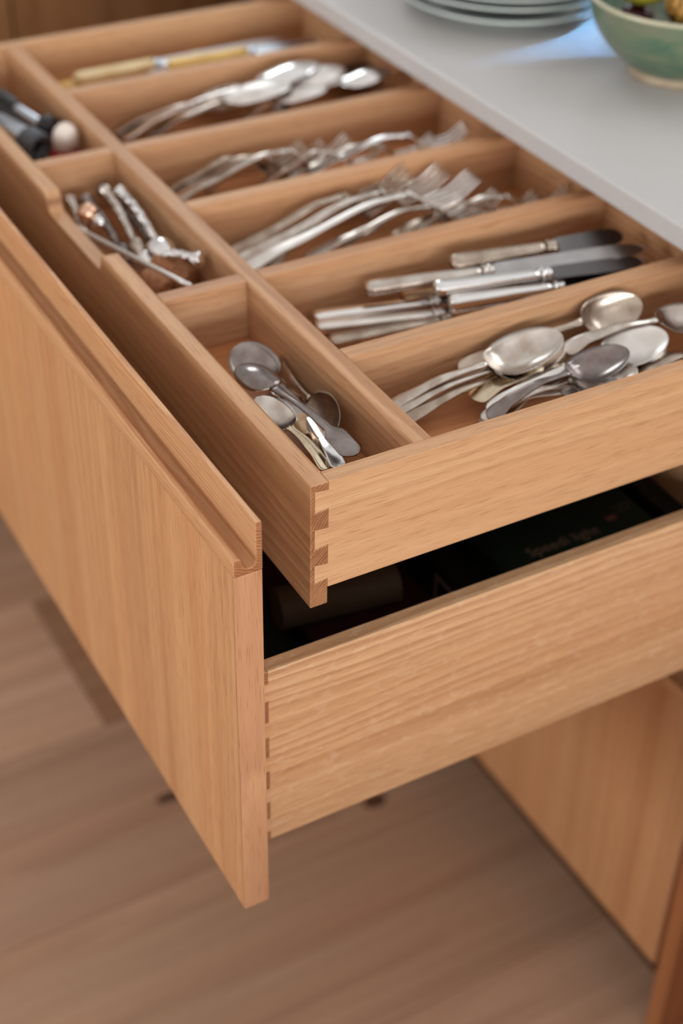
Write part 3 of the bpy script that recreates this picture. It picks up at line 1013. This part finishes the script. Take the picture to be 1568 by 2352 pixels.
G = 'tablespoons in the nearest long compartment'
spoons = [
    ('s1', silver, 12, 0.070, 0.043, 'topmost large silver tablespoon, hollow bowl facing up, in the nearest long compartment'),
    ('s1b', silver, 12, 0.070, 0.043, 'large silver tablespoon nested directly under the topmost one'),
    ('s1c', silver_warm, 12, 0.068, 0.042, 'lowest of three nested large tablespoons, darker handle spread apart'),
    ('s2', silver_warm, 38, 0.058, 0.036, 'brownish spoon with its bowl leaning on the divider before the knives'),
    ('s4', silver, 10, 0.050, 0.036, 'long-handled spoon lying across the pile, dark bowl at the drawer back'),
    ('s5', silver_white, 14, 0.062, 0.040, 'pale whitish spotted tablespoon bowl resting on another beyond the dark bowl'),
    ('s5b', silver_warm, 14, 0.062, 0.040, 'spoon nested under the pale whitish spotted tablespoon'),
    ('s6', silver_dark, 4, 0.058, 0.038, 'dark tarnished spoon with ornate neck lying across the middle of the tablespoons'),
    ('s7', silver, 4, 0.060, 0.038, 'shadowed spoon bowl with a bright spot at its tip, under the dark ornate one'),
    ('s8', silver_white, -10, 0.052, 0.036, 'spoon against the near drawer side showing only its pale rim'),
    ('s9', silver_gold, 0, 0.055, 0.036, 'yellowed spoon with broad blunt handle end pointing at the long divider'),
    ('s10', silver_warm, 8, 0.052, 0.036, 'brown spoon half hidden by the near side of the drawer'),
    ('s11', silver_warm, -6, 0.052, 0.036, 'spoon lying flat by the near drawer side, nearest the drawer back'),
]
for k_, m_, ro, bl_, bw_, lb in spoons:
    a, b = P[k_]
    make_spoon('tablespoon', a, b, lb, G, m_, ro, bl_, bw_, hw=0.017 if k_ != 's9' else 0.022, style='plain' if k_ == 's9' else 'fiddle')

G = 'table knives in the second long compartment'
knives = [
    ('k1', silver_warm, steel_dark, 25, 'silver-handled knife furthest back against the divider, warm-toned handle'),
    ('k2', silver, steel, 12, 'long silver-handled table knife with a broad shining blade lying across the others'),
    ('k3', silver_bright, steel_dark, 8, 'bright thick-handled knife, upper of two side by side in the middle'),
    ('k4', silver_bright, steel_dark, 8, 'bright thick-handled knife just in front of its twin in the middle'),
    ('k4b', silver, steel, 0, 'silver knife handle lying beneath the two bright thick-handled knives'),
    ('k5', bronze, steel_dark, 0, 'knife with a small brownish handle end peeping out under the others'),
    ('k6', silver_bright, steel_dark, 6, 'slim silver-handled knife reaching furthest towards the long divider'),
    ('k7', silver_white, steel_dark, 4, 'pale silver knife lying between the slim one and the dull brown one'),
    ('k8', silver_warm, steel, 4, 'dull brown-toned knife with a ringed collar, against the front divider'),
]
for k_, hm, bm_, ro, lb in knives:
    a, b = P[k_]
    make_knife('table_knife', a, b, lb, G, hm, bm_, ro, hlen=0.108 if k_ in ('k2', 'k6', 'k7', 'k8') else 0.100, hw=0.0165, ht=0.0115)

G = 'dinner forks in the third long compartment'
forks = [
    ('f1', silver_warm, 22, 'dinner fork with its tines raised against the divider, first of the fork fan'),
    ('f2', silver, 18, 'dinner fork with tall raised tines, middle of the fork fan'),
    ('f3', silver_white, 6, 'pale frosted dinner fork lying topmost, gaps showing between its tines'),
    ('f4', silver_warm, 10, 'low brownish fork under the raised forks'),
    ('f5', silver, 0, 'fork under the pale topmost one, tines pointing to the drawer back'),
    ('f6', silver_warm, -4, 'short fork with brownish tines lying near the front divider'),
    ('f7', silver_warm, 4, 'fork in the shade beneath the worktop edge, tines towards the drawer back'),
    ('f8', silver, 10, 'furthest fork in the shade under the worktop, slim bright handle'),
]
for k_, m_, ro, lb in forks:
    a, b = P[k_]
    make_fork('dinner_fork', a, b, lb, G, m_, ro, hl=min(0.078, 0.42 * (Vector(a) - Vector(b)).length), head_w=0.026 if k_ == 'f3' else 0.024)

G = 'small forks in the fourth long compartment'
sforks = [
    ('q1', silver_warm, 14, 'small fork lying first in the fourth compartment, brownish raised tines'),
    ('q2', silver_warm, 10, 'small fork second in the fan of the fourth compartment'),
    ('q3', silver, 8, 'small fork third in the fan, longest handle towards the long divider'),
    ('q4', silver_warm, 0, 'small fork lowest in the fourth compartment with a pierced handle end'),
    ('q5', silver, -4, 'small fork lying behind the fan, pale slender neck'),
    ('q6', silver, 4, 'small fork in the middle of the fourth compartment with curved bright neck'),
    ('q7', silver_bright, 12, 'small bright fork whose shiny tines stick up under the worktop edge'),
]
for k_, m_, ro, lb in sforks:
    a, b = P[k_]
    make_fork('dessert_fork', a, b, lb, G, m_, ro, hl=min(0.066, 0.42 * (Vector(a) - Vector(b)).length), hw=0.016, head_w=0.021)

G = 'serving spoons in the fifth long compartment'
serv = [
    ('t1', silver_white, 176, 0.078, 'frosted spoon lying face down, nearest the divider, soft highlight on its back'),
    ('t2', silver_bright, 172, 0.078, 'bright spoon lying face down and highest in the fifth compartment'),
    ('t3', silver_white, 184, 0.072, 'pale spoon lying face down beside the brightest one'),
    ('t4', silver_white, 178, 0.066, 'small pale spoon face down at the front of the fifth compartment'),
    ('t5', silver_warm, 25, 0.056, 'brown spoon with its bowl propped on the divider behind the pale ones'),
    ('t6', silver_bright, 176, 0.066, 'shining spoon face down under the worktop edge'),
    ('t7', silver_dark, 10, 0.060, 'dark spoon in the shade at the back of the fifth compartment'),
]
for k_, m_, ro, bl_, lb in serv:
    a, b = P[k_]
    make_spoon('serving_spoon', a, b, lb, G, m_, ro, bl_, bl_ * 0.60, hw=0.020, hmat=silver if m_ is silver_white else None, arch=-0.010 if ro > 90 else 0.010)

G = 'bone-handled knives in the farthest compartment'
for k_, hm, lb in (('c1', bone, 'cream bone-handled knife lying on top in the farthest compartment'),
                   ('c2', bone_yellow, 'yellow bone-handled knife with grey ferrule, nearer the worktop'),
                   ('c3', bone_yellow, 'yellow-handled knife lowest in the farthest compartment, by the divider'),
                   ('c4', bone_yellow, 'yellow-handled knife at the back, against the far drawer side')):
    a, b = P[k_]
    make_knife('bone_handled_knife', a, b, lb, G, hm, blue_steel, 0, hlen=0.098, hw=0.021, ht=0.014, blade_w=0.021, style='bone', fmat=blue_steel)

G = 'small spoons in the nearest square compartment'
small = [
    ('g2', silver_dark, 180, 0.043, 0.033, 0.021, 'flare', 'dark pewter spoon face down with a flared flat handle end, atop the nearest square compartment'),
    ('g1', silver_dark, -20, 0.046, 0.038, 0.016, 'plain', 'dark hollow spoon bowl with a bright rim, standing furthest back in the nearest square compartment'),
    ('g3', silver, -8, 0.043, 0.032, 0.012, 'plain', 'grey spoon bowl with a highlight and ribbed handle, leaning on the drawer front'),
    ('g4', bronze, 0, 0.026, 0.020, 0.012, 'plain', 'little bronze caddy spoon with a curled handle'),
    ('g5', silver_warm, 55, 0.054, 0.032, 0.015, 'plain', 'brown spoon lying on its side with a dark hollow, against the long divider'),
    ('g6', silver_bright, 0, 0.040, 0.026, 0.013, 'plain', 'shiny steel teaspoon lowest in the nearest square compartment, bright handle'),
    ('g7', silver_bright, 180, 0.040, 0.026, 0.014, 'plain', 'second shiny teaspoon with a rounded bright handle edge, under the flared one'),
]
for k_, m_, ro, bl_, bw_, hw_, st, lb in small:
    a, b = P[k_]
    make_spoon('small_spoon', a, b, lb, G, m_, ro, bl_, bw_, hw_, style=st, ridged=(k_ == 'g3'), arch=-0.006 if ro == 180 else 0.006,
               hmat=silver_gold if k_ == 'g3' else None)


# --- middle square compartment: coffee spoons with twisted stems, skewer, corks
def twisted_spoon(a, b, label, group, mat, bl_=0.030, bw_=0.024, roll=180):
    Mx, L = frame(a, b, roll)
    root = empty('coffee_spoon', None, label, 'spoon', group, mat=Mx)
    s = L - bl_
    V, F = [], []
    n, K = 10, 64
    for j in range(K + 1):
        u = j / K
        x = s * u
        rad = 0.0030 + 0.0013 * sin(u * 2 * pi * 9) ** 2
        if u < 0.10:
            rad = 0.0026 + 0.0048 * max(0.0, sin(pi * u / 0.10)) ** 0.6
        elif u < 0.18:
            rad = 0.0028 + 0.0026 * sin(pi * (u - 0.10) / 0.08)
        zc = -0.006 * sin(pi * u)
        for i in range(n):
            al = 2 * pi * i / n + u * 40
            q = rad * (1 + 0.20 * cos(2 * (2 * pi * i / n)))
            V.append((x, q * cos(al), zc + q * sin(al)))
    for j in range(K):
        for i in range(n):
            F.append((j * n + i, j * n + (i + 1) % n, (j + 1) * n + (i + 1) % n, (j + 1) * n + i))
    F.append(tuple(range(n - 1, -1, -1)))
    F.append(tuple(K * n + i for i in range(n)))
    mesh('twisted_handle', V, F, mat, root, smooth=True, local=True)
    wb = lambda u: max(bw_ / 2 * max(0.0, 1 - abs(2 * u ** 0.9 - 1) ** 2.1) ** 0.5, 0.0006 if u > 0.3 else 0.0022)
    us = [0, .03, .08, .15, .24, .34, .44, .54, .64, .74, .83, .9, .95, .98, 1]
    v, f = strip_vf(us, lambda u: s - 0.001 + bl_ * u, wb, lambda u: 0.0, lambda u: 0.0012,
                    lambda u, v_: -0.0085 * max(0.0, sin(pi * u ** 0.9)) ** 0.75 * (1 - v_ * v_) ** 0.85, M=13)
    mesh('bowl', v, f, mat, root, smooth=True, local=True)
    return root


G = 'coffee spoons with twisted stems in the scooped compartment'
for k_, m_, lb in (('h1', silver, 'coffee spoon with beaded stem lying in the middle of the scooped compartment'),
                   ('h2', silver_bright, 'shiny coffee spoon with beaded stem, bright round bowl back by the long divider'),
                   ('h3', silver, 'short coffee spoon standing against the scooped drawer front'),
                   ('h4', silver_dark, 'darker twisted coffee spoon under the copper-topped one'),
                   ('h5', silver_dark, 'twisted coffee spoon lowest in the pile, knob against the cross divider'),
                   ('h6', silver_bright, 'thin spoon with a chain-like twisted stem lying crosswise above the corks')):
    a, b = P[k_]
    twisted_spoon(a, b, lb, G, m_, 0.036 if k_ == 'h2' else 0.026, 0.027 if k_ == 'h2' else 0.018)

a, b = P['cop']
t = empty('bottle_stopper', a, 'small copper-capped bottle stopper among the coffee spoons', 'stopper')
v, f = lathe_vf([(0, 0.003), (0.05, 0.008), (0.25, 0.0105), (0.5, 0.009), (0.55, 0.006)], a, b)
mesh('cap', v, f, copper, t, smooth=True)
v, f = lathe_vf([(0.55, 0.006), (0.75, 0.0052), (1, 0.004)], a, b)
mesh('stem', v, f, silver_bright, t, smooth=True)
a, b = P['rod']
t = empty('skewer', a, 'thin straight white-silver skewer lying across the scooped compartment', 'skewer')
v, f = lathe_vf([(0, 0.0026), (0.9, 0.0026), (1, 0.0025)], a, b, 12)
mesh('shaft', v, f, silver_white, t, smooth=True)
v, f = lathe_vf([(0, 0.0014), (1, 0.0016)], (a[0], a[1], a[2]), (a[0] + 0.012, a[1] + 0.008, a[2] - 0.012), 10)
mesh('hook', v, f, silver_white, t, smooth=True)
for k_, r_, lb in (('w1', 0.0135, 'larger brown cork near the cross divider, beneath the chain-like spoon'),
                   ('w2', 0.0125, 'smaller brown cork against the scooped drawer front')):
    a, b = P[k_]
    t = empty('wine_cork', a, lb, 'cork', 'corks in the scooped compartment')
    v, f = lathe_vf([(0, r_ * 0.86), (0.06, r_ * 0.97), (0.5, r_), (0.94, r_ * 0.97), (1, r_ * 0.88)], a, b, 28)
    mesh('body', v, f, cork, t, smooth=True)

# --- farthest square compartment: openers and stoppers
a, b = P['b1']
t = empty('bottle_opener', a, 'black-handled opener with a silver shaft beside the long divider', 'opener')
A_, B_ = Vector(a), Vector(b)
v, f = lathe_vf([(0, 0.006), (0.03, 0.009), (0.3, 0.0105), (0.5, 0.009), (0.56, 0.007)], a, b)
mesh('handle', v, f, black_plastic, t, smooth=True)
v, f = lathe_vf([(0.56, 0.007), (0.6, 0.006), (0.95, 0.0062), (1, 0.004)], a, b)
mesh('shaft', v, f, blue_steel, t, smooth=True)
a, b = P['b2']
t = empty('peeler', a, 'black-handled peeler lying between the opener and the grey pump', 'peeler')
v, f = lathe_vf([(0, 0.006), (0.05, 0.0085), (0.5, 0.0095), (0.95, 0.008), (1, 0.006)], a, b)
mesh('handle', v, f, black_plastic, t, smooth=True)
v, f = lathe_vf([(1, 0.0035), (1.25, 0.0034), (1.3, 0.002)], a, b)
mesh('blade', v, f, steel, t, smooth=True)
a, b = P['b3']
t = empty('vacuum_pump', a, 'grey cylinder-shaped wine pump with a dark open end, by the drawer front', 'pump')
v, f = lathe_vf([(0, 0.010), (0.02, 0.0125), (0.62, 0.0135), (0.66, 0.0145)], a, b, 32)
mesh('body', v, f, blue_steel, t, smooth=True)
v, f = lathe_vf([(0.66, 0.0145), (0.7, 0.0165), (0.98, 0.0165), (1.0, 0.0155), (1.0, 0.0095), (0.86, 0.0090), (0.86, 0.0)], a, b, 32, cap=False)
mesh('sleeve', v, f, grey_rubber, t, smooth=True)
v, f = lathe_vf([(0.862, 0.009), (0.866, 0.0088)], a, b, 24)
mesh('bore', v, f, black_plastic, t)
a, b = P['ball']
t = empty('novelty_stopper', b, 'ivory egg-shaped stopper on a red base, at the cross divider', 'stopper')
blob('knob', (a[0], a[1], a[2]), 0.0150, ivory, t, (0.9, 0.9, 1.12), (0, 0.1, 0))
v, f = lathe_vf([(0, 0.011), (0.3, 0.0175), (0.8, 0.0175), (1, 0.013)], (a[0] - .002, a[1] - .004, a[2] - 0.012), (a[0] - .002, a[1] - .004, a[2] - 0.022), 28)
mesh('base', v, f, red_plastic, t, smooth=True)
a, b = P['cap']
t = empty('stopper_cap', a, 'round black rubber cap behind the ivory stopper', 'stopper')
blob('dome', (0.1495, (a[1] + b[1]) / 2 + 0.006, a[2] - 0.002), 0.0135, black_plastic, t, (1, 1, 0.9))

# ------------------------------------------------------------------ things in the deep drawer
ZD = -0.338


def carton(name, x0, x1, y0, y1, z1, mat, label, group='packets and boxes in the deep drawer', z0=ZD, cat='box'):
    t_ = empty(name, ((x0 + x1) / 2, (y0 + y1) / 2, z0), label, cat, group)
    box('body', (x0, x1, y0, y1, z0, z1 - 0.004), mat, t_, bevel=0.0015)
    box('lid', (x0 - 0.0005, x1 + 0.0005, y0 - 0.0005, y1 + 0.0005, z1 - 0.0038, z1), mat, t_, bevel=0.001)
    return t_


gb = carton('tea_light_box', 0.292, 0.452, 0.050, 0.255, -0.205, card_green, 'dark green printed carton lying nearest the near side of the deep drawer')


def text(body, loc, size, mat, parent, rotz=0.0):
    c = bpy.data.curves.new('lettering', 'FONT')
    c.body = body
    c.size = size
    c.extrude = 0.0001
    tmp = bpy.data.objects.new('lettering_source', c)
    COL.objects.link(tmp)
    me = bpy.data.meshes.new_from_object(tmp.evaluated_get(bpy.context.evaluated_depsgraph_get()))
    bpy.data.objects.remove(tmp)
    me.materials.clear()
    me.materials.append(mat)
    o = bpy.data.objects.new('lettering', me)
    COL.objects.link(o)
    o.parent = parent
    o.location = Vector(loc) - origin_of(parent)
    o.rotation_euler = (0, 0, rotz)
    return o


text('Speedi light', (0.322, 0.084, -0.2047), 0.0165, print_tan, gb)
for i_, (w_, y_) in enumerate(((0.024, 0.1085), (0.018, 0.1025))):
    vv, ff = [], []
    n_ = 26
    for q_ in range(n_):
        xx, yy = 0.4275 + w_ * q_ / (n_ - 1), y_ + 0.0011 * sin(q_ * 1.9 + i_) + 0.0006 * sin(q_ * 0.7)
        vv += [(xx, yy - 0.0004, -0.20465), (xx, yy + 0.0004, -0.20465)]
    ff = [(2 * q_, 2 * q_ + 2, 2 * q_ + 3, 2 * q_ + 1) for q_ in range(n_ - 1)]
    mesh('printed_line', vv, ff, print_tan, gb)
box('printed_mark', (0.413, 0.424, 0.094, 0.100, -0.2049, -0.2046), print_pink, gb, bevel=0)
carton('black_carton', 0.462, 0.483, 0.060, 0.26, -0.20, card_black, 'narrow black carton between the green carton and the drawer back')
rc = carton('red_carton', 0.135, 0.255, 0.055, 0.30, -0.262, card_red, 'flat dark red carton in the deep drawer under the dovetailed corner')
lab = carton('black_box', 0.258, 0.289, 0.060, 0.24, -0.222, card_black, 'black box with a white edged label beside the green carton')
box('label_sticker', (0.2571, 0.2575, 0.085, 0.135, -0.262, -0.234), card_white, lab, bevel=0)
box('label_window', (0.2568, 0.2572, 0.091, 0.129, -0.257, -0.239), card_black, lab, bevel=0)
t = empty('paper_roll', (0.17, 0.17, -0.24), 'brown paper roll lying on the flat red carton', 'roll')
v, f = lathe_vf([(0, 0.012), (0, 0.019), (1, 0.019), (1, 0.012)], (0.115, 0.165, -0.2425), (0.225, 0.150, -0.2425), 28)
mesh('paper', v, f, paper_roll_mat, t, smooth=False)
carton('dark_tin', 0.045, 0.125, 0.06, 0.24, -0.27, card_black, 'low black tin at the front of the deep drawer', cat='tin')
